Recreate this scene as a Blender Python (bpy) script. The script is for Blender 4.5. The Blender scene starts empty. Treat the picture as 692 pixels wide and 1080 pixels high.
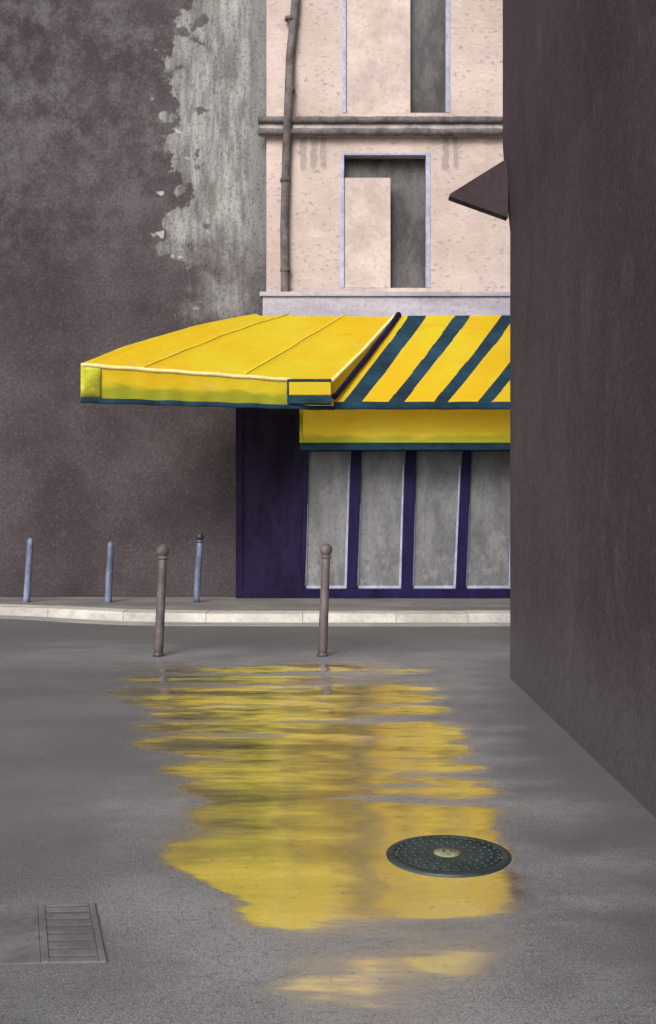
import bpy, bmesh, math, random
from mathutils import Vector, noise as mnoise

R = math.radians
random.seed(7)
scene = bpy.context.scene
COL = scene.collection

# ------------------------------------------------------------------ camera model
F, CX, HY, EYE = 1155.0, 346.0, 530.0, 1.6      # focal length in photo pixels, vanishing point, eye height

def P(px, py, Y):
    """World point at depth Y seen at photo pixel (px, py) from the survey position."""
    return Vector(((px - CX) / F * Y, Y, EYE - (py - HY) / F * Y))
def X(px, Y): return (px - CX) / F * Y
def Z(py, Y): return EYE - (py - HY) / F * Y

# ------------------------------------------------------------------ object helpers
def tag(o, label=None, cat=None, group=None, kind=None):
    if label: o['label'] = label
    if cat: o['category'] = cat
    if group: o['group'] = group
    if kind: o['kind'] = kind
    return o

def thing(name, loc, label, cat, group=None):
    o = bpy.data.objects.new(name, None)
    o.empty_display_size = 0.2
    COL.objects.link(o)
    o.location = loc
    bpy.context.view_layer.update()
    return tag(o, label, cat, group)

class MB:
    def __init__(self): self.bm = bmesh.new()
    def box(self, x0, x1, y0, y1, z0, z1, bev=0.0, mi=0):
        bm = self.bm
        vs = [bm.verts.new((x, y, z)) for x in (x0, x1) for y in (y0, y1) for z in (z0, z1)]
        idx = [(0,1,3,2), (4,6,7,5), (0,4,5,1), (2,3,7,6), (0,2,6,4), (1,5,7,3)]
        fs = [bm.faces.new([vs[i] for i in f]) for f in idx]
        for f in fs: f.material_index = mi
        if bev > 0:
            es = list({e for f in fs for e in f.edges})
            r = bmesh.ops.bevel(bm, geom=es, offset=bev, segments=2, affect='EDGES', profile=0.6)
            for f in r['faces']: f.material_index = mi
        return self
    def quad(self, a, b, c, d, mi=0):
        f = self.bm.faces.new([self.bm.verts.new(v) for v in (a, b, c, d)]); f.material_index = mi
        return f
    def prism(self, pts, vec):
        """Closed prism: polygon pts swept by vec."""
        bm = self.bm
        a = [bm.verts.new(p) for p in pts]
        b = [bm.verts.new(Vector(p) + Vector(vec)) for p in pts]
        n = len(pts)
        bm.faces.new(a); bm.faces.new(list(reversed(b)))
        for i in range(n):
            bm.faces.new([a[i], b[i], b[(i+1) % n], a[(i+1) % n]])
        return self
    def tube(self, pts, rad, seg=14, cap=True):
        bm = self.bm
        pts = [Vector(p) for p in pts]
        rads = rad if isinstance(rad, (list, tuple)) else [rad] * len(pts)
        rings = []
        for i, p in enumerate(pts):
            t = (pts[min(i+1, len(pts)-1)] - pts[max(i-1, 0)]).normalized()
            ref = Vector((0, 1, 0)) if abs(t.y) < 0.9 else Vector((1, 0, 0))
            u = t.cross(ref).normalized(); v = t.cross(u).normalized()
            rings.append([bm.verts.new(p + rads[i] * (math.cos(2*math.pi*k/seg) * u + math.sin(2*math.pi*k/seg) * v)) for k in range(seg)])
        for a, b in zip(rings, rings[1:]):
            for k in range(seg):
                f = bm.faces.new([a[k], a[(k+1) % seg], b[(k+1) % seg], b[k]]); f.smooth = True
        if cap:
            bm.faces.new(rings[0]); bm.faces.new(list(reversed(rings[-1])))
        return self
    def lathe(self, prof, seg=28, c=(0, 0, 0)):
        bm = self.bm
        c = Vector(c)
        rings = []
        for r, z in prof:
            if r < 1e-5: rings.append([bm.verts.new(c + Vector((0, 0, z)))])
            else: rings.append([bm.verts.new(c + Vector((r*math.cos(2*math.pi*k/seg), r*math.sin(2*math.pi*k/seg), z))) for k in range(seg)])
        for a, b in zip(rings, rings[1:]):
            for k in range(seg):
                k2 = (k+1) % seg
                if len(a) == 1 and len(b) == 1: continue
                if len(a) == 1: vs = [a[0], b[k2], b[k]]
                elif len(b) == 1: vs = [a[k], a[k2], b[0]]
                else: vs = [a[k], a[k2], b[k2], b[k]]
                f = bm.faces.new(vs); f.smooth = True
        return self
    def grid(self, fn, nu, nv, mi_fn=None, smooth=True, thick=0.0):
        bm = self.bm
        g = [[bm.verts.new(fn(i/nu, j/nv)) for j in range(nv+1)] for i in range(nu+1)]
        for i in range(nu):
            for j in range(nv):
                f = bm.faces.new([g[i][j], g[i+1][j], g[i+1][j+1], g[i][j+1]])
                f.smooth = smooth
                if mi_fn: f.material_index = mi_fn((i+.5)/nu, (j+.5)/nv)
        return self
    def build(self, name, mats, parent=None, normals=True):
        if normals: bmesh.ops.recalc_face_normals(self.bm, faces=self.bm.faces[:])
        me = bpy.data.meshes.new(name)
        self.bm.to_mesh(me); self.bm.free()
        for m in (mats if isinstance(mats, (list, tuple)) else [mats]): me.materials.append(m)
        o = bpy.data.objects.new(name, me)
        COL.objects.link(o)
        if parent is not None:
            o.parent = parent
            o.matrix_parent_inverse = parent.matrix_world.inverted()
        return o

def solidify(o, t, offset=-1):
    m = o.modifiers.new('thickness', 'SOLIDIFY'); m.thickness = t; m.offset = offset
    return o

# ------------------------------------------------------------------ material helpers
class NT:
    def __init__(self, name):
        self.m = bpy.data.materials.new(name); self.m.use_nodes = True
        self.t = self.m.node_tree; self.N = self.t.nodes; self.L = self.t.links
        self.bsdf = self.N['Principled BSDF']; self.out = self.N['Material Output']
        self._co = None
    def co(self):
        """World position (objects here stand at their real place)."""
        if self._co is None: self._co = self.N.new('ShaderNodeNewGeometry').outputs['Position']
        return self._co
    def link(self, a, b):
        if hasattr(a, 'is_output') or isinstance(a, bpy.types.NodeSocket): self.L.new(a, b)
        else: b.default_value = a
    def mapping(self, scale=(1,1,1), loc=(0,0,0)):
        n = self.N.new('ShaderNodeMapping'); self.L.new(self.co(), n.inputs[0])
        n.inputs['Scale'].default_value = scale; n.inputs['Location'].default_value = loc
        return n.outputs[0]
    def noise(self, scale, detail=4, rough=0.55, vec=None, stretch=None, loc=(0,0,0), dist=0.0):
        n = self.N.new('ShaderNodeTexNoise')
        v = vec if vec is not None else self.mapping(stretch or (1,1,1), loc)
        self.L.new(v, n.inputs['Vector'])
        n.inputs['Scale'].default_value = scale; n.inputs['Detail'].default_value = detail
        n.inputs['Roughness'].default_value = rough; n.inputs['Distortion'].default_value = dist
        return n.outputs['Fac']
    def voro(self, scale, stretch=(1,1,1), feature='F1', rnd=1.0):
        n = self.N.new('ShaderNodeTexVoronoi'); n.feature = feature
        self.L.new(self.mapping(stretch), n.inputs['Vector']); n.inputs['Scale'].default_value = scale
        n.inputs['Randomness'].default_value = rnd
        return n.outputs['Distance']
    def math(self, op, a, b=0.0, c=0.0, clamp=False):
        n = self.N.new('ShaderNodeMath'); n.operation = op; n.use_clamp = clamp
        self.link(a, n.inputs[0]); self.link(b, n.inputs[1]); self.link(c, n.inputs[2])
        return n.outputs[0]
    def step(self, v, lo, hi, o0=0.0, o1=1.0):
        n = self.N.new('ShaderNodeMapRange'); n.interpolation_type = 'SMOOTHSTEP'
        self.link(v, n.inputs[0])
        if lo > hi: lo, hi, o0, o1 = hi, lo, o1, o0
        n.inputs[1].default_value = lo; n.inputs[2].default_value = hi
        n.inputs[3].default_value = o0; n.inputs[4].default_value = o1
        return n.outputs[0]
    def mix(self, f, a, b, mode='MIX'):
        n = self.N.new('ShaderNodeMix'); n.data_type = 'RGBA'; n.blend_type = mode
        self.link(f, n.inputs[0])
        for s, v in ((n.inputs[6], a), (n.inputs[7], b)):
            if isinstance(v, bpy.types.NodeSocket): self.L.new(v, s)
            else: s.default_value = (*v, 1)
        return n.outputs[2]
    def xyz(self):
        n = self.N.new('ShaderNodeSeparateXYZ'); self.L.new(self.co(), n.inputs[0])
        return n.outputs
    def bump(self, h, strength=0.4, dist=0.02, prev=None):
        n = self.N.new('ShaderNodeBump'); self.L.new(h, n.inputs['Height'])
        n.inputs['Strength'].default_value = strength; n.inputs['Distance'].default_value = dist
        if prev is not None: self.L.new(prev, n.inputs['Normal'])
        return n.outputs[0]
    def set(self, **k):
        for key, v in k.items():
            s = self.bsdf.inputs[key.replace('_', ' ')]
            if isinstance(v, bpy.types.NodeSocket): self.L.new(v, s)
            elif isinstance(v, tuple) and len(v) == 3 and s.type == 'RGBA': s.default_value = (*v, 1)
            else: s.default_value = v
        return self.m

def sc3(c, k): return tuple(min(0.95, x * k) for x in c)

def mottled(name, c, dark=0.7, light=1.35, scale=1.5, grain=40, rough=0.85, bump=0.35, bdist=0.01, stretch=(1,1,1), spec=0.3, grain_amt=0.35, sheen_rough=None):
    """Weathered surface: broad clouding, mid blotches, fine grain, fine relief."""
    t = NT(name)
    a = t.noise(scale, 6, 0.62, stretch=stretch)
    col = t.mix(t.step(a, 0.3, 0.7), sc3(c, dark), sc3(c, light))
    b = t.noise(scale * 5.3, 5, 0.65, stretch=stretch, loc=(3, 7, 1))
    col = t.mix(t.step(b, 0.52, 0.72, 0, 0.55), col, sc3(c, dark * 0.8))
    g = t.noise(grain * 0.55, 5, 0.7)
    col = t.mix(t.step(g, 0.5, 0.66, 0, grain_amt), col, sc3(c, dark * 0.55))
    col = t.mix(t.step(g, 0.45, 0.28, 0, grain_amt * 0.8), col, sc3(c, light * 1.25))
    n = t.bump(g, bump, bdist)
    n = t.bump(b, bump * 0.6, bdist * 2, n)
    r = t.step(b, 0.3, 0.7, rough - 0.08, min(1, rough + 0.08))
    return t.set(Base_Color=col, Roughness=r, Normal=n, Specular_IOR_Level=spec)

# ------------------------------------------------------------------ materials
# --- wall of the dark building: sooty render with a tall strip where paler plaster shows, its edge flaking
def make_soot():
    t = NT('sooty_render')
    x, y, z = t.xyz()
    big = t.noise(0.55, 6, 0.62)
    mid = t.noise(2.6, 6, 0.68, loc=(5, 1, 2))
    fine = t.noise(24, 5, 0.72)
    flake = t.noise(3.2, 2, 0.45, loc=(9, 0, 4), dist=0.6)
    dark = t.mix(t.step(big, 0.36, 0.64), (0.042, 0.032, 0.037), (0.074, 0.060, 0.067))
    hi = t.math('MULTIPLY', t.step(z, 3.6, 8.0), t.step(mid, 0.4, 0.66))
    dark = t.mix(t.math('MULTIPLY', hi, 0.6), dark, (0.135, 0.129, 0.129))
    # pale strip
    cloud = t.noise(1.1, 5, 0.62, loc=(2, 0, 6))
    xb = t.math('ADD', x, t.math('ADD', t.math('MULTIPLY', t.math('SUBTRACT', flake, 0.5), 0.9), t.math('MULTIPLY', t.math('SUBTRACT', cloud, 0.5), 3.0)))
    e = t.math('ADD', t.step(xb, -2.46, -2.38, 0, 0.62), t.step(xb, -2.75, -1.7, 0, 0.38))
    zb = t.math('ADD', z, t.math('MULTIPLY', t.math('SUBTRACT', cloud, 0.5), 5.0))
    e = t.math('MULTIPLY', e, t.step(zb, 4.1, 6.4))
    streak = t.noise(3.5, 5, 0.7, stretch=(2.2, 1, 0.45))
    pale = t.mix(t.step(streak, 0.34, 0.68), (0.15, 0.146, 0.143), (0.36, 0.35, 0.338))
    edge_dark = t.step(t.math('ADD', x, t.math('MULTIPLY', streak, 0.5)), -1.15, -0.75, 0, 0.75)
    pale = t.mix(edge_dark, pale, (0.15, 0.15, 0.155))
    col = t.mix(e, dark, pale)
    # lips of the flaking edge: scraps of the palest plaster
    fl2 = t.noise(3.0, 3, 0.5, loc=(1, 0, 8), dist=0.3)
    scrap = t.math('MULTIPLY', t.step(fl2, 0.65, 0.69), t.step(t.math('ABSOLUTE', t.math('ADD', x, 2.42)), 0.55, 0.15))
    scrap = t.math('MULTIPLY', scrap, t.step(zb, 4.2, 5.2))
    col = t.mix(scrap, col, (0.40, 0.39, 0.375))
    fl3 = t.noise(3.4, 3, 0.5, loc=(6, 0, 1), dist=0.3)
    scrap2 = t.math('MULTIPLY', t.step(fl3, 0.62, 0.68), t.step(t.math('ABSOLUTE', t.math('ADD', x, 2.15)), 0.5, 0.2))
    col = t.mix(t.math('MULTIPLY', scrap2, e), col, (0.085, 0.08, 0.08))
    col = t.mix(t.step(fine, 0.5, 0.64, 0, 0.5), col, (0.03, 0.025, 0.028))
    col = t.mix(t.step(fine, 0.46, 0.34, 0, 0.26), col, (0.17, 0.16, 0.162))
    n = t.bump(fine, 0.5, 0.015)
    n = t.bump(e, 0.5, 0.012, n)
    n = t.bump(mid, 0.3, 0.03, n)
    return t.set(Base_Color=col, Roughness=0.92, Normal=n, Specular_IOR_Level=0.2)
M_SOOT = make_soot()

# --- dark near wall
def make_near():
    t = NT('dark_brown_render')
    big = t.noise(0.9, 6, 0.65, stretch=(1, 1, 0.6))
    mid = t.noise(3.2, 6, 0.68, loc=(2, 5, 2), stretch=(1, 1, 0.45))
    fine = t.noise(34, 5, 0.7)
    col = t.mix(t.step(big, 0.35, 0.66), (0.047, 0.031, 0.037), (0.066, 0.046, 0.054))
    col = t.mix(t.step(mid, 0.55, 0.75, 0, 0.42), col, (0.12, 0.112, 0.12))
    drip = t.noise(9, 4, 0.7, stretch=(1, 1, 0.04))
    col = t.mix(t.step(drip, 0.6, 0.78, 0, 0.35), col, (0.03, 0.023, 0.026))
    z = t.xyz()[2]
    splash = t.step(t.math('ADD', z, t.math('MULTIPLY', mid, 1.2)), 1.7, 0.7, 0, 0.4)
    col = t.mix(splash, col, (0.145, 0.14, 0.145))
    col = t.mix(t.step(fine, 0.5, 0.64, 0, 0.45), col, (0.026, 0.018, 0.022))
    col = t.mix(t.step(fine, 0.46, 0.34, 0, 0.25), col, (0.14, 0.122, 0.13))
    n = t.bump(fine, 0.55, 0.012)
    n = t.bump(mid, 0.35, 0.02, n)
    return t.set(Base_Color=col, Roughness=0.9, Normal=n, Specular_IOR_Level=0.22)
M_NEAR = make_near()

# --- pink roughcast with drip stains under the string course
def make_pink():
    t = NT('pink_roughcast')
    x, y, z = t.xyz()
    big = t.noise(0.8, 5, 0.6)
    mid = t.noise(3.4, 6, 0.7, stretch=(0.7, 1, 1.5))
    fine = t.noise(14, 5, 0.7, stretch=(0.7, 1, 1.3))
    col = t.mix(t.step(big, 0.32, 0.68), (0.44, 0.35, 0.315), (0.585, 0.475, 0.435))
    col = t.mix(t.step(mid, 0.5, 0.7, 0, 0.6), col, (0.50, 0.43, 0.40))
    col = t.mix(t.step(mid, 0.42, 0.28, 0, 0.6), col, (0.64, 0.55, 0.50))
    spk = t.math('MULTIPLY', t.step(fine, 0.53, 0.66), t.step(mid, 0.40, 0.56))
    col = t.mix(t.math('MULTIPLY', spk, 0.75), col, (0.24, 0.185, 0.165))
    # tongues of grime that ran down from the string course
    w = t.math('MULTIPLY', t.math('SUBTRACT', t.noise(6, 2), 0.5), 0.10)
    xw = t.math('ADD', x, w)
    tot = None
    zt = Z(145, 17.15)
    for px, hw, py in ((320, 4, 182), (331, 4.5, 180), (341, 3.5, 180), (470, 4, 182), (481, 3.5, 180)):
        d = t.math('ABSOLUTE', t.math('SUBTRACT', xw, X(px, 17.15)))
        s = t.step(d, hw / F * 17.15, hw / F * 17.15 * 0.7)
        zb = Z(py, 17.15)
        v = t.step(t.math('SUBTRACT', z, t.math('MULTIPLY', d, 1.2)), zb - 0.03, zb + 0.05)
        v = t.math('MULTIPLY', v, t.step(z, zt + 0.1, zt + 0.05))
        s = t.math('MULTIPLY', s, v)
        tot = s if tot is None else t.math('MAXIMUM', tot, s)
    col = t.mix(t.math('MULTIPLY', tot, t.step(fine, 0.25, 0.6, 0.45, 0.9)), col, (0.30, 0.255, 0.235))
    # broad damp runs, fainter
    blotch = t.noise(1.8, 4, 0.6, stretch=(1.6, 1, 0.12), loc=(4, 2, 0))
    col = t.mix(t.step(blotch, 0.55, 0.75, 0, 0.45), col, (0.47, 0.40, 0.36))
    n = t.bump(fine, 0.7, 0.02)
    n = t.bump(mid, 0.35, 0.03, n)
    return t.set(Base_Color=col, Roughness=0.92, Normal=n, Specular_IOR_Level=0.25)
M_PINK = make_pink()

M_SHUT = mottled('pale_pink_paint', (0.53, 0.43, 0.39), 0.82, 1.15, 2.0, 30, 0.8, 0.45, 0.012, grain_amt=0.25)
M_CHAR = mottled('charcoal_paint', (0.115, 0.10, 0.10), 0.6, 1.6, 4.0, 34, 0.75, 0.6, 0.02)
M_COURSE = mottled('string_course_stone', (0.40, 0.35, 0.33), 0.7, 1.3, 4.0, 34, 0.85, 0.6, 0.02)
M_LEDGE = mottled('lavender_grey_zinc', (0.37, 0.345, 0.405), 0.8, 1.2, 2.5, 26, 0.6, 0.35, 0.01, stretch=(0.4, 1, 1.5))
M_BLUE = mottled('pale_blue_paint', (0.36, 0.38, 0.52), 0.75, 1.2, 5.0, 50, 0.6, 0.25, 0.006)
M_INDIGO = mottled('indigo_paint', (0.009, 0.006, 0.038), 0.6, 1.6, 3.0, 34, 0.55, 0.4, 0.008, stretch=(1, 1, 0.4), spec=0.12)
M_PIER = mottled('blackened_indigo_paint', (0.010, 0.0065, 0.024), 0.6, 1.7, 2.4, 30, 0.65, 0.5, 0.01, stretch=(1, 1, 0.3), spec=0.08)
M_TEAL = mottled('dark_teal_cloth', (0.005, 0.026, 0.045), 0.6, 1.7, 3.0, 40, 0.85, 0.3, 0.005, stretch=(0.5, 1, 1))
M_BOLLARD = mottled('dull_brown_iron', (0.085, 0.066, 0.068), 0.65, 1.6, 6.0, 60, 0.55, 0.35, 0.004, spec=0.5)
M_BLUEPOST = mottled('worn_blue_iron', (0.15, 0.18, 0.28), 0.45, 1.5, 5.0, 50, 0.5, 0.35, 0.004, stretch=(2, 2, 0.5), spec=0.5)
M_BLACKIRON = mottled('black_iron', (0.022, 0.024, 0.032), 0.7, 1.6, 8.0, 60, 0.5, 0.3, 0.003, spec=0.5)

def make_yellow(name, c=(0.84, 0.54, 0.014), c2=(0.82, 0.65, 0.03), pale=(0.82, 0.68, 0.2), cloth=True, hem=None):
    t = NT(name)
    big = t.noise(0.9, 5, 0.6, stretch=(0.8, 1, 1.2))
    mid = t.noise(3.5, 5, 0.65, stretch=(0.45, 1, 1.6), loc=(1, 4, 9))
    weave = t.noise(22, 4, 0.65)
    col = t.mix(t.step(big, 0.34, 0.66), c, c2)
    col = t.mix(t.step(mid, 0.58, 0.78, 0, 0.5), col, pale)
    col = t.mix(t.step(mid, 0.42, 0.25, 0, 0.5), col, (0.74, 0.37, 0.004))
    col = t.mix(t.step(weave, 0.55, 0.75, 0, 0.25), col, sc3(c, 0.6))
    if hem:         # greener along the hem and in patches above it
        z = t.xyz()[2]
        hz = t.math('ADD', z, t.math('MULTIPLY', t.math('SUBTRACT', mid, 0.5), 0.32))
        col = t.mix(t.step(hz, hem + 0.13, hem + 0.02, 0, 0.75), col, (0.26, 0.33, 0.025))
    n = t.bump(weave, 0.3, 0.006)
    n = t.bump(mid, 0.25, 0.02, n)
    t.set(Base_Color=col, Roughness=0.75, Normal=n, Specular_IOR_Level=0.25)
    if cloth:       # daylight soaks through the thin cloth, so its underside glows
        tr = t.N.new('ShaderNodeBsdfTranslucent'); t.L.new(col, tr.inputs[0]); t.L.new(n, tr.inputs['Normal'])
        mx = t.N.new('ShaderNodeMixShader'); mx.inputs[0].default_value = 0.42
        t.L.new(t.bsdf.outputs[0], mx.inputs[1]); t.L.new(tr.outputs[0], mx.inputs[2]); t.L.new(mx.outputs[0], t.out.inputs[0])
    return t.m
M_YELLOW = make_yellow('yellow_awning_cloth')
M_VALANCE = make_yellow('yellow_valance_cloth', hem=3.07)
M_YELLOW2 = make_yellow('yellow_fascia_paint', (0.82, 0.56, 0.02), (0.80, 0.60, 0.05), (0.82, 0.70, 0.22), False, 2.52)
M_PIPE = mottled('cream_highlight_piping', (0.78, 0.66, 0.30), 0.85, 1.1, 4, 40, 0.8, 0.2, 0.004)
M_SEAM = mottled('faded_seam_cloth', (0.68, 0.55, 0.05), 0.8, 1.1, 4, 40, 0.85, 0.2, 0.003)
M_GREENY = mottled('olive_edge_cloth', (0.42, 0.41, 0.03), 0.5, 1.35, 3.0, 40, 0.85, 0.3, 0.005)

def make_pane():
    """Shop glass whitened on the inside: grey film with wiped patches under a glossy skin."""
    t = NT('whitened_glass')
    a = t.noise(1.8, 6, 0.65, stretch=(1.6, 1, 0.6))
    b = t.noise(5.5, 5, 0.65, loc=(2, 8, 3), stretch=(1, 1, 0.7))
    g = t.noise(16, 5, 0.7, stretch=(1.3, 1, 0.7))
    col = t.mix(t.step(a, 0.34, 0.68), (0.115, 0.115, 0.124), (0.215, 0.213, 0.222))
    w = t.voro(2.4, (1.2, 1, 1), 'F1')
    z = t.xyz()[2]
    lowz = t.step(t.math('ADD', z, t.math('MULTIPLY', b, 1.0)), 2.0, 1.0)
    col = t.mix(t.math('MULTIPLY', t.step(b, 0.52, 0.6, 0, 0.3), lowz), col, (0.36, 0.35, 0.34))
    col = t.mix(t.step(g, 0.5, 0.64, 0, 0.55), col, (0.085, 0.08, 0.08))
    n = t.bump(a, 0.05, 0.01)
    return t.set(Base_Color=col, Roughness=0.35, Normal=n, Specular_IOR_Level=0.35)
M_PANE = make_pane()

def make_darkglass():
    t = NT('dark_window_glass')
    a = t.noise(2.2, 6, 0.7, stretch=(1.5, 1, 0.7))
    g = t.noise(38, 3, 0.6)
    col = t.mix(t.step(a, 0.34, 0.68), (0.045, 0.041, 0.042), (0.13, 0.122, 0.122))
    col = t.mix(t.step(g, 0.5, 0.72, 0, 0.55), col, (0.03, 0.028, 0.028))
    n = t.bump(a, 0.06, 0.01)
    return t.set(Base_Color=col, Roughness=0.3, Normal=n, Specular_IOR_Level=0.35)
M_DGLASS = make_darkglass()

# --- wet road
def make_road():
    t = NT('wet_asphalt')
    x, y, z = t.xyz()
    big = t.noise(0.45, 6, 0.62)
    mid = t.noise(1.9, 6, 0.66, loc=(3, 1, 0), stretch=(0.6, 1.3, 1))
    agg = t.noise(38, 6, 0.75)
    crumb = t.noise(120, 3, 0.65)
    col = t.mix(t.step(big, 0.34, 0.66), (0.125, 0.121, 0.128), (0.275, 0.27, 0.278))
    col = t.mix(t.step(mid, 0.5, 0.75, 0, 0.6), col, (0.28, 0.278, 0.284))
    col = t.mix(t.step(mid, 0.42, 0.25, 0, 0.6), col, (0.095, 0.09, 0.097))
    col = t.mix(t.step(agg, 0.5, 0.64, 0, 0.42), col, (0.03, 0.029, 0.033))
    col = t.mix(t.step(agg, 0.47, 0.34, 0, 0.3), col, (0.33, 0.325, 0.33))
    col = t.mix(t.step(crumb, 0.5, 0.62, 0, 0.55), col, (0.05, 0.048, 0.052))
    col = t.mix(t.step(crumb, 0.46, 0.36, 0, 0.5), col, (0.40, 0.395, 0.40))
    blotch = t.noise(0.8, 5, 0.65, stretch=(0.7, 1.3, 1), loc=(1, 6, 0))
    dxl = t.math('ADD', x, t.math('MULTIPLY', t.math('SUBTRACT', blotch, 0.5), 2.6))
    dk = t.math('ADD', t.step(dxl, -0.5, -1.5, 0, 0.62), t.step(dxl, 0.75, 1.5, 0, 0.75))  # darker towards both sides of the road
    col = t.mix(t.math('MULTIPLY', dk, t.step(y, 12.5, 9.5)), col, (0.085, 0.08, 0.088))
    # darker damp margin by the gutter, hairline cracks
    mar = t.math('MULTIPLY', t.step(t.math('ADD', y, t.math('MULTIPLY', t.math('SUBTRACT', mid, 0.5), 3.0)), 11.0, 12.8), 0.8)
    col = t.mix(mar, col, (0.088, 0.084, 0.087))
    ck = t.N.new('ShaderNodeTexVoronoi'); ck.feature = 'DISTANCE_TO_EDGE'; ck.inputs['Scale'].default_value = 0.42
    wv = t.N.new('ShaderNodeVectorMath'); wv.operation = 'ADD'
    wn = t.N.new('ShaderNodeTexNoise'); wn.inputs['Scale'].default_value = 1.6; wn.inputs['Detail'].default_value = 5; t.L.new(t.co(), wn.inputs['Vector'])
    t.L.new(t.co(), wv.inputs[0]); t.L.new(wn.outputs['Color'], wv.inputs[1]); t.L.new(wv.outputs[0], ck.inputs['Vector'])
    crack = t.math('MULTIPLY', t.step(ck.outputs['Distance'], 0.0038, 0.0008), t.step(big, 0.42, 0.56, 0.0, 0.25))
    col = t.mix(crack, col, (0.03, 0.028, 0.03))
    # wet patch: irregular sheet of water broken into bands by the camber of the road
    warp = t.noise(0.7, 4, 0.6, loc=(7, 2, 0), stretch=(0.6, 1.2, 1))
    band = t.noise(1.0, 5, 0.55, stretch=(0.5, 2.1, 1), loc=(2.4, 4.4, 0))
    k = t.math('MULTIPLY', t.math('SUBTRACT', warp, 0.5), 2.2)
    # outline of the sheet in plan: a tapering tongue running towards the camera
    yn = t.math('ADD', y, t.math('MULTIPLY', k, 0.9))
    cxn = t.math('ADD', t.math('MULTIPLY', y, -0.14), 0.86)
    hw = t.math('ADD', t.math('MULTIPLY', y, 0.130), 0.06)
    dx = t.math('DIVIDE', t.math('ABSOLUTE', t.math('SUBTRACT', t.math('ADD', x, t.math('MULTIPLY', k, 0.45)), cxn)), hw)
    ins = t.math('MULTIPLY', t.step(dx, 1.22, 0.80), t.math('MULTIPLY', t.step(yn, 3.2, 4.3), t.step(yn, 11.6, 9.4)))
    lvl = t.math('ADD', ins, t.math('MULTIPLY', t.math('SUBTRACT', band, 0.5), 5.0))
    film = t.math('MULTIPLY', t.step(ins, 0.0, 0.25), t.math('ADD', t.step(lvl, -0.3, 0.9, 0, 0.6), t.step(lvl, 0.42, 0.78, 0, 0.4)))
    film = t.math('MULTIPLY', film, t.step(t.math('SUBTRACT', x, t.math('MULTIPLY', y, 0.42)), -0.92, -1.2))
    wet = t.math('ADD', film, t.step(band, 0.5, 0.75, 0, 0.22), clamp=True)
    n = t.bump(crumb, 0.5, 0.006, t.bump(agg, 0.35, 0.008))
    dry = t.set(Base_Color=t.mix(t.math('MULTIPLY', wet, 0.45), col, (0.045, 0.044, 0.047)), Roughness=t.step(wet, 0.0, 0.6, 0.62, 0.35), IOR=1.45, Normal=n)
    # water film: mirror-bright, normals tilted to catch the awning, rippled in long low waves
    amp = t.step(y, 4.4, 10.5, 0.010, 0.050)
    y4 = t.math('SUBTRACT', y, 4.0)
    awning_tilt = t.math('ADD', t.math('MULTIPLY', t.math('MULTIPLY', y4, y4), 0.0012), t.math('SUBTRACT', t.math('MULTIPLY', y4, 0.03), 0.038))
    r1 = t.noise(1.5, 3, 0.55, stretch=(0.5, 2.2, 1))
    r2 = t.noise(7.5, 3, 0.6, stretch=(0.5, 2.2, 1), loc=(3, 3, 0))
    rr = t.math('ADD', t.math('MULTIPLY', t.math('SUBTRACT', r1, 0.5), 3.4), t.math('MULTIPLY', t.math('SUBTRACT', r2, 0.5), 2.0))
    sl = t.math('MULTIPLY', t.math('ADD', awning_tilt, t.math('MULTIPLY', rr, amp)), -1.0)
    r3 = t.noise(3.0, 3, 0.6, stretch=(1.0, 1.6, 1), loc=(8, 1, 0))
    sx = t.math('MULTIPLY', t.math('SUBTRACT', r3, 0.5), 0.16)
    cv = t.N.new('ShaderNodeCombineXYZ'); t.L.new(sx, cv.inputs[0]); t.L.new(sl, cv.inputs[1]); cv.inputs[2].default_value = 1
    nv = t.N.new('ShaderNodeVectorMath'); nv.operation = 'NORMALIZE'; t.L.new(cv.outputs[0], nv.inputs[0])
    gl = t.N.new('ShaderNodeBsdfAnisotropic'); gl.inputs['Color'].default_value = (0.98, 0.98, 0.98, 1)
    t.L.new(t.step(film, 0.2, 1.0, 0.28, 0.13), gl.inputs['Roughness']); t.L.new(nv.outputs[0], gl.inputs['Normal'])
    pits = t.step(agg, 0.56, 0.66, 1.0, 0.55)
    k2 = t.math('MULTIPLY', t.math('MULTIPLY', film, 0.96), pits)
    mx = t.N.new('ShaderNodeMixShader'); t.L.new(k2, mx.inputs[0])
    t.L.new(t.bsdf.outputs[0], mx.inputs[1]); t.L.new(gl.outputs[0], mx.inputs[2]); t.L.new(mx.outputs[0], t.out.inputs[0])
    return t.m
M_ROAD = make_road()

M_PAVE = mottled('pavement_asphalt', (0.17, 0.162, 0.158), 0.75, 1.3, 1.6, 50, 0.8, 0.4, 0.01, stretch=(0.5, 1, 1))
M_KERB = mottled('pale_granite', (0.50, 0.465, 0.43), 0.65, 1.2, 1.4, 46, 0.8, 0.45, 0.008, stretch=(0.6, 1, 1), grain_amt=0.25)
M_GUTTER = mottled('gutter_concrete', (0.30, 0.29, 0.28), 0.7, 1.25, 1.6, 50, 0.7, 0.45, 0.01, stretch=(0.5, 1, 1))
M_COVER = mottled('blue_green_cast_iron', (0.02, 0.033, 0.036), 0.65, 1.5, 6, 90, 0.5, 0.4, 0.004, spec=0.5)
M_PLATE = mottled('pale_worn_metal', (0.22, 0.22, 0.13), 0.5, 1.3, 22, 150, 0.5, 0.4, 0.003, spec=0.5)
M_DRAIN = mottled('rusty_drain_iron', (0.13, 0.123, 0.129), 0.8, 1.4, 4, 50, 0.65, 0.45, 0.004)

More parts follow.
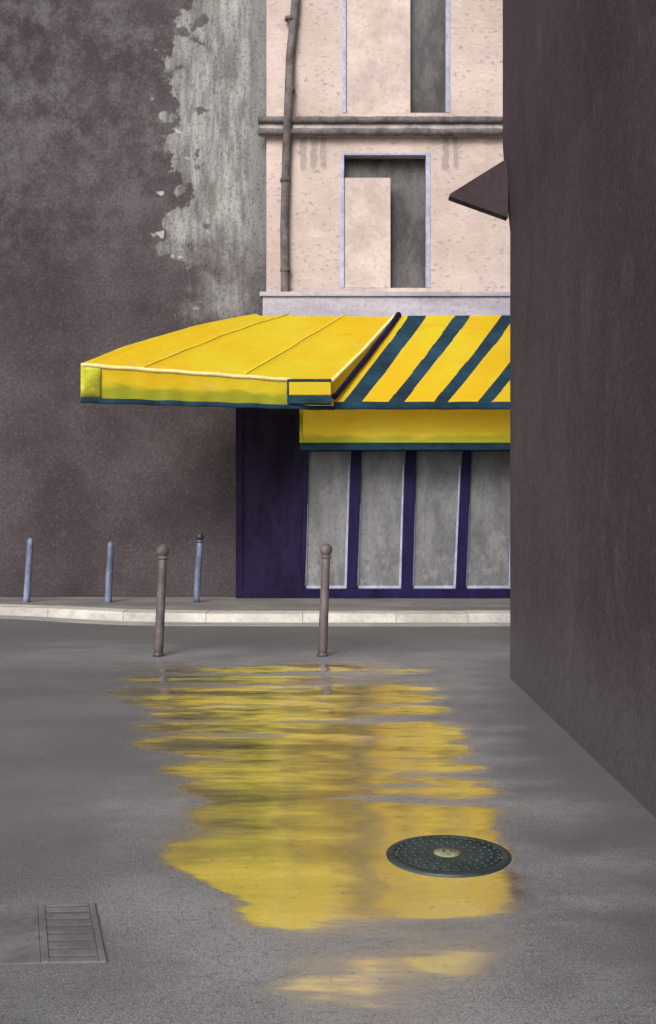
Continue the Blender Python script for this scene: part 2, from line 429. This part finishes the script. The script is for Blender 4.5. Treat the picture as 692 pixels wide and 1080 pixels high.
# ------------------------------------------------------------------ the setting
KERB_PTS = [(-90, 15.95), (-14, 15.75), (-4.35, 15.6), (-3.2, 14.85), (-2.2, 14.62), (0, 14.58), (90, 14.58)]   # plan of the kerb's street edge (x, y)
PAV = 0.12

mb = MB()
g = 400
mb.quad((-g, -g, 0), (g, -g, 0), (g, g, 0), (-g, g, 0))
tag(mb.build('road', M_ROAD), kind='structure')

def strip(pts, d0, d1, z0, z1, wob=0.0):
    """Band following the kerb plan between offsets d0 and d1 (away from the street), with closed section."""
    m = MB(); bm = m.bm
    secs = []
    for x, y in pts:
        secs.append([bm.verts.new(v) for v in ((x, y + d0, z0), (x, y + d0, z1), (x, y + d1, z1), (x, y + d1, z0))])
    for a, b in zip(secs, secs[1:]):
        for i in range(4):
            bm.faces.new([a[i], a[(i+1) % 4], b[(i+1) % 4], b[i]])
    bm.faces.new(secs[0]); bm.faces.new(list(reversed(secs[-1])))
    return m

def dense(pts, step=0.4, lo=-12, hi=12):
    out = []
    for (x0, y0), (x1, y1) in zip(pts, pts[1:]):
        n = max(1, int((min(x1, hi) - max(x0, lo)) / step)) if x1 > lo and x0 < hi else 1
        for i in range(n):
            t = i / n
            # smooth the bends a little
            s = t
            out.append((x0 + (x1-x0)*t, y0 + (y1-y0)*(s)))
    out.append(pts[-1])
    sm = [out[0]] + [(out[i][0], (out[i-1][1] + 2*out[i][1] + out[i+1][1]) / 4) for i in range(1, len(out)-1)] + [out[-1]]
    return sm
KP = dense(KERB_PTS)
tag(strip(KP, 0.42, 60, -0.05, PAV - 0.004).build('pavement', M_PAVE), kind='structure')
# kerb: stones with open joints, one course
m = MB()
kx = -12.0
def kerb_y(x):
    for (x0, y0), (x1, y1) in zip(KP, KP[1:]):
        if x0 <= x <= x1: return y0 + (y1-y0) * (x-x0) / (x1-x0)
    return KP[-1][1]
while kx < 12:
    ln = random.uniform(0.9, 1.3)
    ya, yb = kerb_y(kx), kerb_y(kx + ln)
    dz = random.uniform(-0.004, 0.004)
    bm = m.bm
    vs = []
    for x, y in ((kx + .003, ya), (kx + ln - .003, yb)):
        for dy, z in ((-0.025, -0.03), (0.0, PAV - 0.02), (0.02, PAV + dz), (0.415, PAV + dz), (0.415, -0.03)):
            vs.append(bm.verts.new((x, y + dy, z)))
    for i in range(5):
        bm.faces.new([vs[i], vs[(i+1) % 5], vs[5 + (i+1) % 5], vs[5 + i]])
    bm.faces.new(vs[:5]); bm.faces.new(list(reversed(vs[5:])))
    kx += ln
tag(m.build('kerb', M_KERB), kind='structure')
tag(strip(KP, -0.42, -0.03, -0.03, 0.005).build('gutter', M_GUTTER), kind='structure')

# ------------------------------------------------------------------ openings helper
def wall_front(m, x0, x1, z0, z1, y, openings, depth, back):
    """Front face with holes, reveals going back by depth, plus sides, top and back as a closed block."""
    xs = sorted({x0, x1, *[o[0] for o in openings], *[o[1] for o in openings]})
    zs = sorted({z0, z1, *[o[2] for o in openings], *[o[3] for o in openings]})
    def inside(cx, cz): return any(a < cx < b and c < cz < d for a, b, c, d in openings)
    for xa, xb in zip(xs, xs[1:]):
        for za, zb in zip(zs, zs[1:]):
            if not inside((xa+xb)/2, (za+zb)/2):
                m.quad((xa, y, za), (xb, y, za), (xb, y, zb), (xa, y, zb))
    for a, b, c, d in openings:
        yd = y + depth
        m.quad((a, y, c), (a, yd, c), (a, yd, d), (a, y, d))
        m.quad((b, y, c), (b, y, d), (b, yd, d), (b, yd, c))
        m.quad((a, y, c), (b, y, c), (b, yd, c), (a, yd, c))
        m.quad((a, y, d), (a, yd, d), (b, yd, d), (b, y, d))
        m.quad((a, yd, c), (b, yd, c), (b, yd, d), (a, yd, d))
    m.quad((x0, y, z0), (x0, y, z1), (x0, back, z1), (x0, back, z0))
    m.quad((x1, y, z0), (x1, back, z0), (x1, back, z1), (x1, y, z1))
    m.quad((x0, y, z1), (x1, y, z1), (x1, back, z1), (x0, back, z1))
    m.quad((x0, back, z0), (x0, back, z1), (x1, back, z1), (x1, back, z0))

# ------------------------------------------------------------------ dark building behind the awning
YD = 17.3
db = thing('dark_building', (-6, YD, PAV), 'dark soot-stained building with a flaking pale grey plaster strip, left of the pink house', 'building')
m = MB(); m.box(-14, X(281, YD) - 0.004, YD, YD + 9, 0, 12.6)
m.build('wall', M_SOOT, db)
m = MB(); m.box(-14, X(249, 17) - 0.02, YD - 0.05, YD - 0.001, PAV, PAV + 0.16, 0.012)
m.build('base_course', M_SOOT, db)
m = MB(); m.box(-14.1, X(281, YD) - 0.006, YD - 0.25, YD + 9.1, 12.605, 12.9, 0.03)
m.build('roof_edge', M_LEDGE, db)

# ------------------------------------------------------------------ pink corner building
YW = 17.15; YS = 17.0
pb = thing('pink_building', (1.5, YW, PAV), 'pale pink roughcast house with a grey string course above the yellow awnings', 'building')
X0 = X(281, YW); X1 = 6.2
ZL = Z(307, YW)
op_lo = (X(360, YW), X(453, YW), ZL + 0.05, Z(162, YW))
op_up = (X(362, YW), X(474, YW), Z(119, YW), Z(-150, YW))
m = MB()
wall_front(m, X0, X1, PAV, 12.2, YW, [op_lo, op_up], 0.34, YW + 9)
m.build('wall', M_PINK, pb)
m = MB(); m.box(X0 - 0.1, X1 + 0.1, YW - 0.25, YW + 9.1, 12.205, 12.5, 0.03)
m.build('roof_edge', M_LEDGE, pb)

def window(op, leaf_x, leaf_top, head):
    a, b, c, d = op
    fw = 0.056
    w = MB()
    y0, y1 = YW - 0.012, YW + 0.12
    w.box(a - 0.012, a + fw * .8, y0, y1, c, d + 0.01, 0.008)
    w.box(b - fw, b + 0.012, y0, y1, c, d + 0.01, 0.008)
    if head: w.box(a + fw * .8, b - fw, y0, y1, d - fw * .5, d + 0.01, 0.008)
    fr = w.build('window', M_BLUE, pb)
    p = MB(); p.box(a + 0.01, b - 0.01, YW + 0.26, YW + 0.28, c + 0.01, d - 0.01)
    p.build('pane', M_DGLASS, fr)
    # closed shutter leaf over the left part
    s = MB()
    la, lb = a + fw * .8 + 0.006, leaf_x
    for u, v in ((la, lb),):
        s.box(u, v, YW + 0.02, YW + 0.06, c + 0.006, leaf_top, 0.006)
    s.build('shutter', M_SHUT, fr)
    return fr
w1 = window(op_lo, X(412, YW), Z(187, YW), True)
w1['label'] = 'lower window, its pink shutter leaving a dark upside-down L of glass'
w2 = window(op_up, X(433, YW), op_up[3] - 0.02, True)
w2['label'] = 'upper window with a dark strip of bare glass beside its pink shutter'

# string course: two dark rolls with a paler fillet between
YC = YW - 0.10
m = MB(); m.box(X(274, YC), X1, YC, YW + 0.02, Z(142, YC), Z(125, YC), 0.012)
sc_ = m.build('string_course', M_COURSE, pb)
for py in (127, 139.5):
    m = MB()
    n = 80
    pts = [(X(272, YC) + (X1 - X(272, YC)) * i / n, YC - 0.012 + 0.004*mnoise.noise(Vector((i*.7, py, 0))), Z(py, YC) + 0.010*mnoise.noise(Vector((i*.35, py, 3)))) for i in range(n+1)]
    m.tube(pts, [0.058 + 0.005*mnoise.noise(Vector((i*.9, py, 7))) for i in range(n+1)], 10)
    m.build('moulding', M_CHAR, sc_)

# ledge above the awnings
YL = YW - 0.22
m = MB()
m.box(X(277, YL), X1, YL, YW + 0.01, Z(333, YL) - 0.03, Z(313, YL), 0.015)
m.box(X(274, YL), X1, YL - 0.04, YW + 0.012, Z(313, YL) + 0.003, Z(308, YL), 0.012)
m.build('ledge', M_LEDGE, pb)

# drainpipe
m = MB()
yp = YW - 0.09
pts = [P(301, 330, yp), P(300, 240, yp), P(302, 165, yp), P(304, 118, yp - 0.08), P(306, 60, yp), P(312, 0, yp), P(313, -120, yp)]
fine = []
for a, b in zip(pts, pts[1:]):
    for i in range(6): fine.append(a.lerp(b, i/6))
fine.append(pts[-1])
m.tube(fine, [0.066 + 0.001*mnoise.noise(Vector((0, i*.6, 2))) for i in range(len(fine))], 14)
dp = m.build('drainpipe', M_CHAR, pb)
for py in (285, 190, 95, 20):
    m = MB(); q = P(301 if py > 150 else 306, py, yp)
    m.lathe([(0.066, -0.03), (0.082, -0.025), (0.082, 0.025), (0.066, 0.03)], 16, (q.x, q.y, q.z))
    m.box(q.x - 0.02, q.x + 0.02, q.y + 0.05, YW - 0.001, q.z - 0.015, q.z + 0.015)
    m.build('bracket', M_CHAR, dp)

# shopfront
m = MB()
xa, xb = X(249, YS), X(319, YS)
m.box(xa, xb - 0.003, YS - 0.03, YS + 0.34, PAV, Z(425, YS))
sf = m.build('pier', M_PIER, pb)
m = MB()     # raised stiles and panels on the pier
zt = Z(425, YS)
for u, v in ((xa, xa + 0.11), (xb - 0.12, xb - 0.003)):
    m.box(u, v, YS - 0.052, YS - 0.031, PAV, zt, 0.006)
for z0, z1 in ((PAV, PAV + .2), (zt - .2, zt)):
    m.box(xa + 0.112, xb - 0.122, YS - 0.05, YS - 0.031, z0, z1, 0.006)
m.build('panelling', M_PIER, sf)

zs, zh = Z(621, YS), Z(476, YS)
XR = X1 - 0.3
m = MB(); m.box(xb, XR, YS - 0.05, YS + 0.16, PAV - 0.01, zs, 0.012)
m.build('bottom_rail', M_INDIGO, pb)
m = MB(); m.box(xb, XR, YS - 0.035, YS + 0.148, zh, Z(468, YS), 0.008)
m.build('top_rail', M_TEAL, pb)
# fascia board
yf = 16.32
m = MB(); m.box(X(318, yf), XR, yf, YS - 0.051, Z(467, yf), Z(426, yf), 0.01)
fa = m.build('fascia', M_YELLOW2, pb)
m = MB(); m.box(X(317, yf), XR, yf - 0.02, yf + 0.1, Z(474.5, yf - .02), Z(467, yf) - 0.003, 0.008)
m.build('fascia_edge', M_TEAL, fa)
m = MB(); m.box(X(316, yf), X(319.5, yf), yf - 0.012, yf + 0.1, Z(467, yf) + 0.002, Z(431, yf), 0.006)
m.build('fascia_end', M_GREENY, fa)
# mullions lean a touch, as old timber does
mul = [(321, 9, 316, 10), (376, 11, 371, 10), (433.5, 11, 429, 11), (492.5, 9, 486, 9.5), (549, 9, 544, 9.5), (606, 9, 601, 9.5), (663, 9, 659, 9.5), (706, 9, 703, 9.5), (746, 9, 745, 9.5)]
for tx, tw, bx, bw in mul:
    m = MB(); bm = m.bm
    p0 = [(X(bx - bw/2, YS), X(bx + bw/2, YS), zs), (X(tx - tw/2, YS), X(tx + tw/2, YS), zh)]
    m.prism([(p0[0][0], YS - 0.04, zs - 0.004), (p0[0][1], YS - 0.04, zs - 0.004), (p0[1][1], YS - 0.04, zh + 0.003), (p0[1][0], YS - 0.04, zh + 0.003)], (0, 0.15, 0))
    bmesh.ops.bevel(bm, geom=bm.edges[:], offset=0.01, segments=2, affect='EDGES')
    m.build('mullion', M_INDIGO, pb)
for (tx, tw, bx, bw), (tx2, tw2, bx2, bw2) in zip(mul, mul[1:]):
    m = MB(); y = YS + 0.06
    m.prism([(X(bx, YS), y, zs), (X(bx2, YS), y, zs), (X(tx2, YS), y, zh), (X(tx, YS), y, zh)], (0, 0.012, 0))
    pn = m.build('shop_window', M_PANE, pb)
    # pale blue glazing bead: lower part of the right side and along the bottom
    m = MB()
    m.box(X(bx + bw/2, YS) + 0.03, X(bx2 - bw2/2, YS) - 0.004, YS + 0.03, y - 0.002, zs + 0.001, zs + 0.045, 0.006)
    def bead(px_b, px_t, f, w, off):
        zb_, zt_ = zs + 0.046, zs + (zh - zs) * f
        xb_ = X(px_b, YS) + off; xt_ = X(px_b + (px_t - px_b) * f, YS) + off
        m.prism([(xb_, YS + 0.03, zb_), (xb_ + w, YS + 0.03, zb_), (xt_ + w*.6, YS + 0.03, zt_), (xt_, YS + 0.03, zt_)], (0, 0.028, 0))
    bead(bx + bw/2, tx + tw/2, 0.62, 0.028, 0.004)
    bead(bx2 - bw2/2, tx2 - tw2/2, 0.9, 0.034, -0.038)
    m.build('glazing_bead', M_BLUE, pn)

# ------------------------------------------------------------------ awnings
YB = YL - 0.045
A_bl, A_br = P(270, 333, YB), P(420, 334, YB)
A_fl, A_fr = P(86, 386, 14.6), P(352, 405, 15.6)

aw = thing('awning', ((A_fl.x + A_br.x)/2, 16.2, 3.0), 'plain yellow awning with a deep front valance jutting out past the house corner', 'awning', 'awnings over the shopfront')
def canA(u, v):
    b = A_bl.lerp(A_br, u); f = A_fl.lerp(A_fr, u)
    p = b.lerp(f, v)
    # crown of the cloth near its left end, slack between seams, small puckers
    p.z += 0.10 * math.sin(math.pi * v) * (1 - u)**2
    for s in (0.0, 0.22, 0.62, 1.0):
        p.z += 0.03 * math.exp(-((u - s) / 0.018)**2)
    p.z -= 0.03 * math.sin(math.pi * v) * (0.5 + 0.5*mnoise.noise(Vector((u*5, v*2, 1))))
    p.z += 0.028 * mnoise.noise(Vector((u*9 + v*3, v*4, 5))) * math.sin(math.pi*v)
    # a long fold running down to the left corner
    d = (u - 0.30) + (v - 0.30) * 0.42
    if v > 0.1: p.z += 0.03 * math.exp(-(d / 0.03)**2) * min(1, (v - 0.1) * 2.5) * (1 - v) * 1.6
    return p
m = MB(); m.grid(canA, 90, 40)
can = m.build('canopy', [M_YELLOW], aw, normals=False)
for su in (0.22, 0.62):
    m = MB(); m.tube([canA(su, i/30) + Vector((0.018, 0, 0.0)) for i in range(31)], 0.009, 6)
    m.build('seam', M_SEAM, can)
# valance
DL, DR = 0.50, 0.385
def valA(u, v):
    t = A_fl.lerp(A_fr, u)
    dz = (DL + (DR - DL) * u) * v
    out = 0.03 * v + 0.012 * math.sin(u * 60) * v + 0.01 * mnoise.noise(Vector((u*14, v, 2))) * v
    return Vector((t.x, t.y - 0.006 - out, t.z + 0.012 - dz + 0.004*math.sin(u*40)))
UV = 0.825          # where the end box begins
m = MB(); m.grid(lambda u, v: valA(u*UV, v*0.87), 80, 10)
val = m.build('valance', M_VALANCE, aw, normals=False)
m = MB(); m.grid(lambda u, v: valA(u, 0.87 + v*0.15) + Vector((0, -0.004, 0)), 90, 3)
solidify(m.build('valance_hem', M_TEAL, val, normals=False), 0.018)
m = MB(); m.tube([valA(i/60*UV, 0.0) + Vector((0, -0.004, 0.0)) for i in range(61)], 0.028, 10)  # pale tube drawn as the highlight along the valance's top edge
m.build('highlight_piping', M_PIPE, val)
# side valance at the left end
def sideA(u, v):
    t = A_bl.lerp(A_fl, 0.35 + 0.65*u)
    t = canA(0, 0.35 + 0.65*u)
    return Vector((t.x - 0.006, t.y, t.z + 0.004 - DL * 0.98 * v * (0.25 + 0.75*u)))
m = MB(); m.grid(sideA, 20, 8)
solidify(m.build('side_valance', M_GREENY, aw, normals=False), 0.010)
m = MB(); m.grid(lambda u, v: valA(u*0.075, v*0.86) + Vector((0, -0.008, 0)), 6, 6)
solidify(m.build('corner_facing', M_GREENY, val, normals=False), 0.006)
# cream piping that stands in for the hip's white highlight, along the right end
m = MB(); m.tube([canA(1.0, i/20) + Vector((-0.03, 0, 0.012)) for i in range(21)], 0.026, 8)
m.build('highlight_piping', M_PIPE, can)
# end box that houses the roller
bx0, bx1 = X(305, 15.45), X(349, 15.45)
m = MB(); m.box(bx0, bx1, 15.36, 15.58, Z(417, 15.4), Z(403, 15.4), 0.012)
eb = m.build('end_box', M_YELLOW, aw)
m = MB()
m.box(bx0 - 0.025, bx1 + 0.01, 15.35, 15.57, Z(402.5, 15.4) , Z(400, 15.4), 0.006)
m.box(bx0 - 0.028, bx0 - 0.002, 15.35, 15.57, Z(417, 15.4), Z(403, 15.4), 0.006)
m.box(bx0 - 0.025, bx1 + 0.01, 15.34, 15.57, Z(426, 15.4), Z(417.5, 15.4), 0.006)  # dark strip painted in for the shadow below the box
m.build('box_edging_shade', M_TEAL, eb)
# folding arms and roller
m = MB(); m.tube([A_bl + Vector((0.1, -0.02, -0.12)), A_br + Vector((-0.1, -0.02, -0.12))], 0.05, 12)
m.build('roller', M_BLACKIRON, aw)
for u in (0.18, 0.78):
    m = MB(); p0 = A_bl.lerp(A_br, u) + Vector((0, 0.0, -0.22)); p2 = A_fl.lerp(A_fr, u) + Vector((0, 0.10, -0.10))
    p1 = p0.lerp(p2, 0.5) + Vector((0.45, 0, -0.05))
    m.tube([p0, p1], 0.026, 8); m.tube([p1, p2], 0.022, 8)
    m.build('folding_arm', M_BLACKIRON, aw)

# striped awning
B_bl = P(421, 333, YB); B_br = P(690, 332, YB)
YF = 15.75
B_fl = P(352, 425, YF); B_fr = P(612, 425, YF)
sa = thing('awning.001', ((B_fl.x + B_br.x)/2, 16.4, 3.0), 'yellow awning with slanting dark teal stripes, tucked behind the dark near wall', 'awning', 'awnings over the shopfront')
def canB(u, v):
    p = B_bl.lerp(B_br, u).lerp(B_fl.lerp(B_fr, u), v)
    p.z -= 0.035 * math.sin(math.pi * v) * (0.7 + 0.3*mnoise.noise(Vector((u*6, v*2, 11))))
    p.z += 0.022 * mnoise.noise(Vector((u*16, v*4, 15))) * math.sin(math.pi*v)
    return p
NU = 390
def stripe(u, v):
    px = 352 + 260 * u + 0.7*mnoise.noise(Vector((u*30, v*6, 0)))    # distance along the front hem
    w = 19 if px < 395 else (16 if px < 440 else 15)
    for c in (371, 417, 464, 510, 557, 603):
        if abs(px - c) < w/2: return 1
    return 0
m = MB(); m.grid(canB, NU, 40, stripe)
cb = m.build('canopy', [M_YELLOW, M_TEAL], sa, normals=False)
m = MB(); m.grid(lambda u, v: canA(1.0, v).lerp(canB(0.0, v), u), 4, 20)
m.build('gusset', M_YELLOW, can, normals=False)
m = MB(); m.tube([canA(1.0, i/20).lerp(canB(0, i/20), 0.8) + Vector((0.0, -0.02, 0.02)) for i in range(21)], 0.045, 8)
m.build('hip_trim', M_INDIGO, cb)
def valB(u, v):
    t = B_fl.lerp(B_fr, u)
    return Vector((t.x, t.y - 0.005 - 0.01*v, t.z + 0.015 - 0.11*v + 0.006*mnoise.noise(Vector((u*12, 0, 4)))))
m = MB(); m.grid(valB, 80, 3)
solidify(m.build('front_hem', M_TEAL, sa, normals=False), 0.014)
m = MB(); m.tube([B_bl + Vector((0.1, -0.02, -0.12)), B_br + Vector((-0.1, -0.02, -0.12))], 0.05, 12)
m.build('roller', M_BLACKIRON, sa)
for u in (0.2, 0.8):
    m = MB(); p0 = B_bl.lerp(B_br, u) + Vector((0, 0, -0.24)); p2 = B_fl.lerp(B_fr, u) + Vector((0, 0.12, 0.02))
    p1 = p0.lerp(p2, 0.5) + Vector((0.4, 0, 0.0))
    m.tube([p0, p1], 0.026, 8); m.tube([p1, p2], 0.022, 8)
    m.build('folding_arm', M_BLACKIRON, sa)

# ------------------------------------------------------------------ dark near building on the right, with its wedge canopy
nb = thing('near_building', (4, 5, 0), 'tall dark brown windowless wall filling the right side of the street', 'building')
XN, YN = 1.66, 9.98
zstep = Z(233, YN)
prof = [(XN, 0), (XN, zstep - 0.1), (XN - 0.02, zstep + 0.1), (XN - 0.048, zstep + 0.4), (XN - 0.068, zstep + 0.7), (XN - 0.068, 11.5), (XN + 7, 11.5), (XN + 7, 0)]
m = MB(); m.prism([(x, YN, z) for x, z in prof], (0, -21, 0))
m.build('wall', M_NEAR, nb)
m = MB(); m.box(XN - 0.2, XN + 7.1, YN - 21.1, YN + 0.12, 11.505, 11.75, 0.03)
m.build('roof_edge', M_NEAR, nb)
yc = 9.72
wc = thing('wedge_canopy', (XN, yc, 4.1), 'dark wedge-shaped projection jutting from the near right wall against the pink house', 'canopy')
m = MB()
tip = P(473, 210, YN - 0.004)
up = P(534, 171, YN - 0.004); dn = P(534, 234, YN - 0.004)
xw = XN - 0.04
m.prism([(xw, YN - .004, up.z), (tip.x, YN - .004, tip.z + 0.012), (tip.x, YN - .004, tip.z - 0.012), (xw, YN - .004, dn.z + 0.008)], (0, -0.13, 0))
m.build('soffit', mottled('plum_brown_paint', (0.043, 0.029, 0.034), 0.85, 1.2, 3, 50, 0.9, 0.3, 0.008, grain_amt=0.2), wc)

# ------------------------------------------------------------------ bollards
def bollard(name, base, top_px, Y, post_r, lean, mat, ball_r, ball_mat, label, group, collar=True):
    base_px, base_py = base
    b = P(base_px, base_py, Y); z0 = 0.0 if Y < 14.5 else PAV - 0.004
    t = P(top_px[0], top_px[1], Y)
    o = thing(name, (b.x, Y, z0), label, 'bollard', group)
    zt = t.z
    hb = zt - (2*ball_r*0.92 if ball_r else 0.0)
    m = MB()
    n = 12
    pts, rd = [], []
    for i in range(n + 1):
        f = i / n
        pts.append((b.x + (t.x - b.x) * f, Y, z0 - 0.02 + (hb - z0 + 0.02) * f))
        rd.append(post_r * (1.06 - 0.14 * f))
    if not ball_r:
        pts += [(t.x, Y, hb + post_r*.5), (t.x, Y, hb + post_r*.8)]; rd += [post_r*.7, post_r*.25]
    m.tube(pts, rd, 18)
    m.build('post', mat, o)
    if collar:
        m = MB(); m.lathe([(post_r*1.04, 0.0), (post_r*1.22, 0.0), (post_r*1.22, 0.02), (post_r*1.12, 0.035), (post_r*1.04, 0.04)], 20, (b.x, Y, z0))
        m.build('base_collar', mat, o)
    if ball_r:
        m = MB()
        pr = [(post_r*.86, -ball_r*1.35), (post_r*1.25, -ball_r*1.25), (post_r*1.25, -ball_r*1.08), (post_r*.8, -ball_r*0.98)]
        for i in range(3, 17):
            a = -math.pi/2 + math.pi * i / 16
            pr.append((max(0, ball_r*math.cos(a)), ball_r*math.sin(a)))
        m.lathe(pr, 24, (t.x, Y, zt - ball_r))
        m.build('ball_finial', ball_mat, o)
    return o

GN, GF = 'brown ball-topped bollards on the street edge', 'slim blue posts along the dark wall'
bollard('bollard', (167, 692), (172, 574), 11.4, 0.047, 0, M_BOLLARD, 0.066, M_BOLLARD, 'brown ball-topped bollard standing in front of the dark soot-stained wall', GN)
bollard('bollard.001', (340, 692), (344, 573), 11.4, 0.047, 0, M_BOLLARD, 0.066, M_BOLLARD, 'brown ball-topped bollard standing in front of the shop windows', GN)
bollard('bollard.002', (28, 634), (32, 570), 16.3, 0.048, 0, M_BLUEPOST, 0, None, 'slim plain blue post at the far left end of the pavement', GF, False)
bollard('bollard.003', (114, 635), (117, 574), 16.3, 0.052, 0, M_BLUEPOST, 0, None, 'slim plain blue post on the pavement below the left end of the awning', GF, False)
bollard('bollard.004', (207, 634), (211, 562), 16.3, 0.048, 0, M_BLUEPOST, 0.062, M_BLACKIRON, 'slim blue post with a black knob beside the dark indigo pier', GF, False)

# ------------------------------------------------------------------ manhole cover
YM = 4.97; XM = X(473, YM); rm = 0.268
mh = thing('manhole_cover', (XM, YM, 0), 'round blue-green cast iron manhole cover with a pale centre on the wet road', 'manhole cover')
m = MB(); m.lathe([(rm*.9, -0.02), (rm*.905, 0.007), (rm*.91, 0.009), (rm*1.03, 0.008), (rm*1.05, 0.005), (rm*1.055, 0.0), (rm*1.055, -0.02)], 72, (XM, YM, 0))
m.build('rim', M_COVER, mh)
m = MB(); m.lathe([(0, 0.0105), (rm*.5, 0.0102), (rm*.87, 0.009), (rm*.885, 0.004), (rm*.885, -0.02)], 72, (XM, YM, 0))
# low raised studs in rings
for rr, n in ((0.115, 14), (0.155, 20), (0.195, 26), (0.23, 32)):
    for k in range(n):
        a = 2*math.pi*(k + (rr*50 % 1))/n
        m.lathe([(0.011, 0.010), (0.009, 0.0142), (0, 0.0145)], 8, (XM + rr*math.cos(a), YM + rr*math.sin(a), 0))
m.build('lid', M_COVER, mh)
m = MB(); m.lathe([(0.062, 0.010), (0.060, 0.0165), (0.0, 0.017)], 36, (XM - 0.005, YM, 0))
pl = m.build('centre_plate', M_PLATE, mh)
for i, (dx, dy, w, h) in enumerate(((-0.022, 0.0, 0.007, 0.04), (0.012, 0.006, 0.006, 0.03), (0.026, -0.012, 0.006, 0.018))):
    m = MB(); m.box(XM + dx - w/2, XM + dx + w/2, YM + dy - h/2, YM + dy + h/2, 0.0165, 0.0195, 0.001)
    m.build('pick_hole', M_COVER, pl)

# ------------------------------------------------------------------ drain grate at the lower left
dc = Vector((-1.0, 4.08, 0.0))
dg = thing('drain_grate', dc, 'dull brown drain slab with a barred grate in the wet road, lower left', 'drain grate')
rot = R(16)
def loc(u, v, z):
    c, s = math.cos(rot), math.sin(rot)
    return (dc.x + u*c - v*s, dc.y + u*s*0.15 + v*c, z)
def slab(m, u0, u1, v0, v1, z0, z1):
    m.prism([loc(u0, v0, z0), loc(u1, v0, z0), loc(u1, v1, z0), loc(u0, v1, z0)], (0, 0, z1 - z0))
m = MB()
slab(m, -0.75, -0.08, -0.29, 0.29, -0.02, 0.006)
for u0, u1, v0, v1 in ((-0.078, -0.05, -0.29, 0.29), (0.13, 0.155, -0.29, 0.29), (-0.048, 0.128, 0.262, 0.29), (-0.048, 0.128, -0.29, -0.262)):
    slab(m, u0, u1, v0, v1, -0.02, 0.008)
m.build('frame', M_DRAIN, dg)
m = MB()
slab(m, -0.048, 0.128, -0.26, 0.26, -0.02, 0.004)
m.build('sump', mottled('sump_grime', (0.105, 0.1, 0.105)), dg)
for k in range(7):
    v = -0.215 + k * 0.072
    m = MB(); slab(m, -0.0475, 0.1275, v - 0.021, v + 0.021, 0.0045, 0.0075)
    m.build('bar', M_DRAIN, dg)

# ------------------------------------------------------------------ light
SUN_EL, SUN_AZ = R(35), R(200)      # azimuth clockwise from +Y: behind the camera, to the left
w = bpy.data.worlds.new('World'); scene.world = w
w.use_nodes = True
nt = w.node_tree
bg = nt.nodes['Background']
sky = nt.nodes.new('ShaderNodeTexSky'); sky.sky_type = 'NISHITA'
sky.sun_disc = False; sky.sun_elevation = SUN_EL; sky.sun_rotation = SUN_AZ
sky.air_density = 1.0; sky.dust_density = 4.0; sky.ozone_density = 1.0
hs = nt.nodes.new('ShaderNodeHueSaturation'); hs.inputs['Saturation'].default_value = 0.22
nt.links.new(sky.outputs[0], hs.inputs['Color']); nt.links.new(hs.outputs[0], bg.inputs[0])
bg.inputs[1].default_value = 0.12
sd = bpy.data.lights.new('sun', 'SUN'); sd.energy = 1.7; sd.angle = R(25); sd.color = (1.0, 0.96, 0.9)
so = bpy.data.objects.new('sun', sd); COL.objects.link(so)
d = Vector((math.sin(SUN_AZ)*math.cos(SUN_EL), math.cos(SUN_AZ)*math.cos(SUN_EL), math.sin(SUN_EL)))
so.rotation_euler = d.to_track_quat('Z', 'Y').to_euler()
so.location = d * 40

# ------------------------------------------------------------------ camera
cd = bpy.data.cameras.new('camera')
cd.sensor_fit = 'VERTICAL'; cd.sensor_height = 36.0; cd.sensor_width = 36.0
cd.lens = F / 1080 * 36
cd.shift_y = -(540 - HY) / 1080
cd.clip_start = 0.05; cd.clip_end = 1500
co = bpy.data.objects.new('camera', cd); COL.objects.link(co)
co.location = (0, 0, EYE); co.rotation_euler = (R(90), 0, 0)
scene.camera = co

vs = scene.view_settings
vs.view_transform = 'Standard'; vs.look = 'None'; vs.gamma = 1.0; vs.exposure = 0.45
scene.cycles.max_bounces = 6
scene.cycles.use_denoising = True
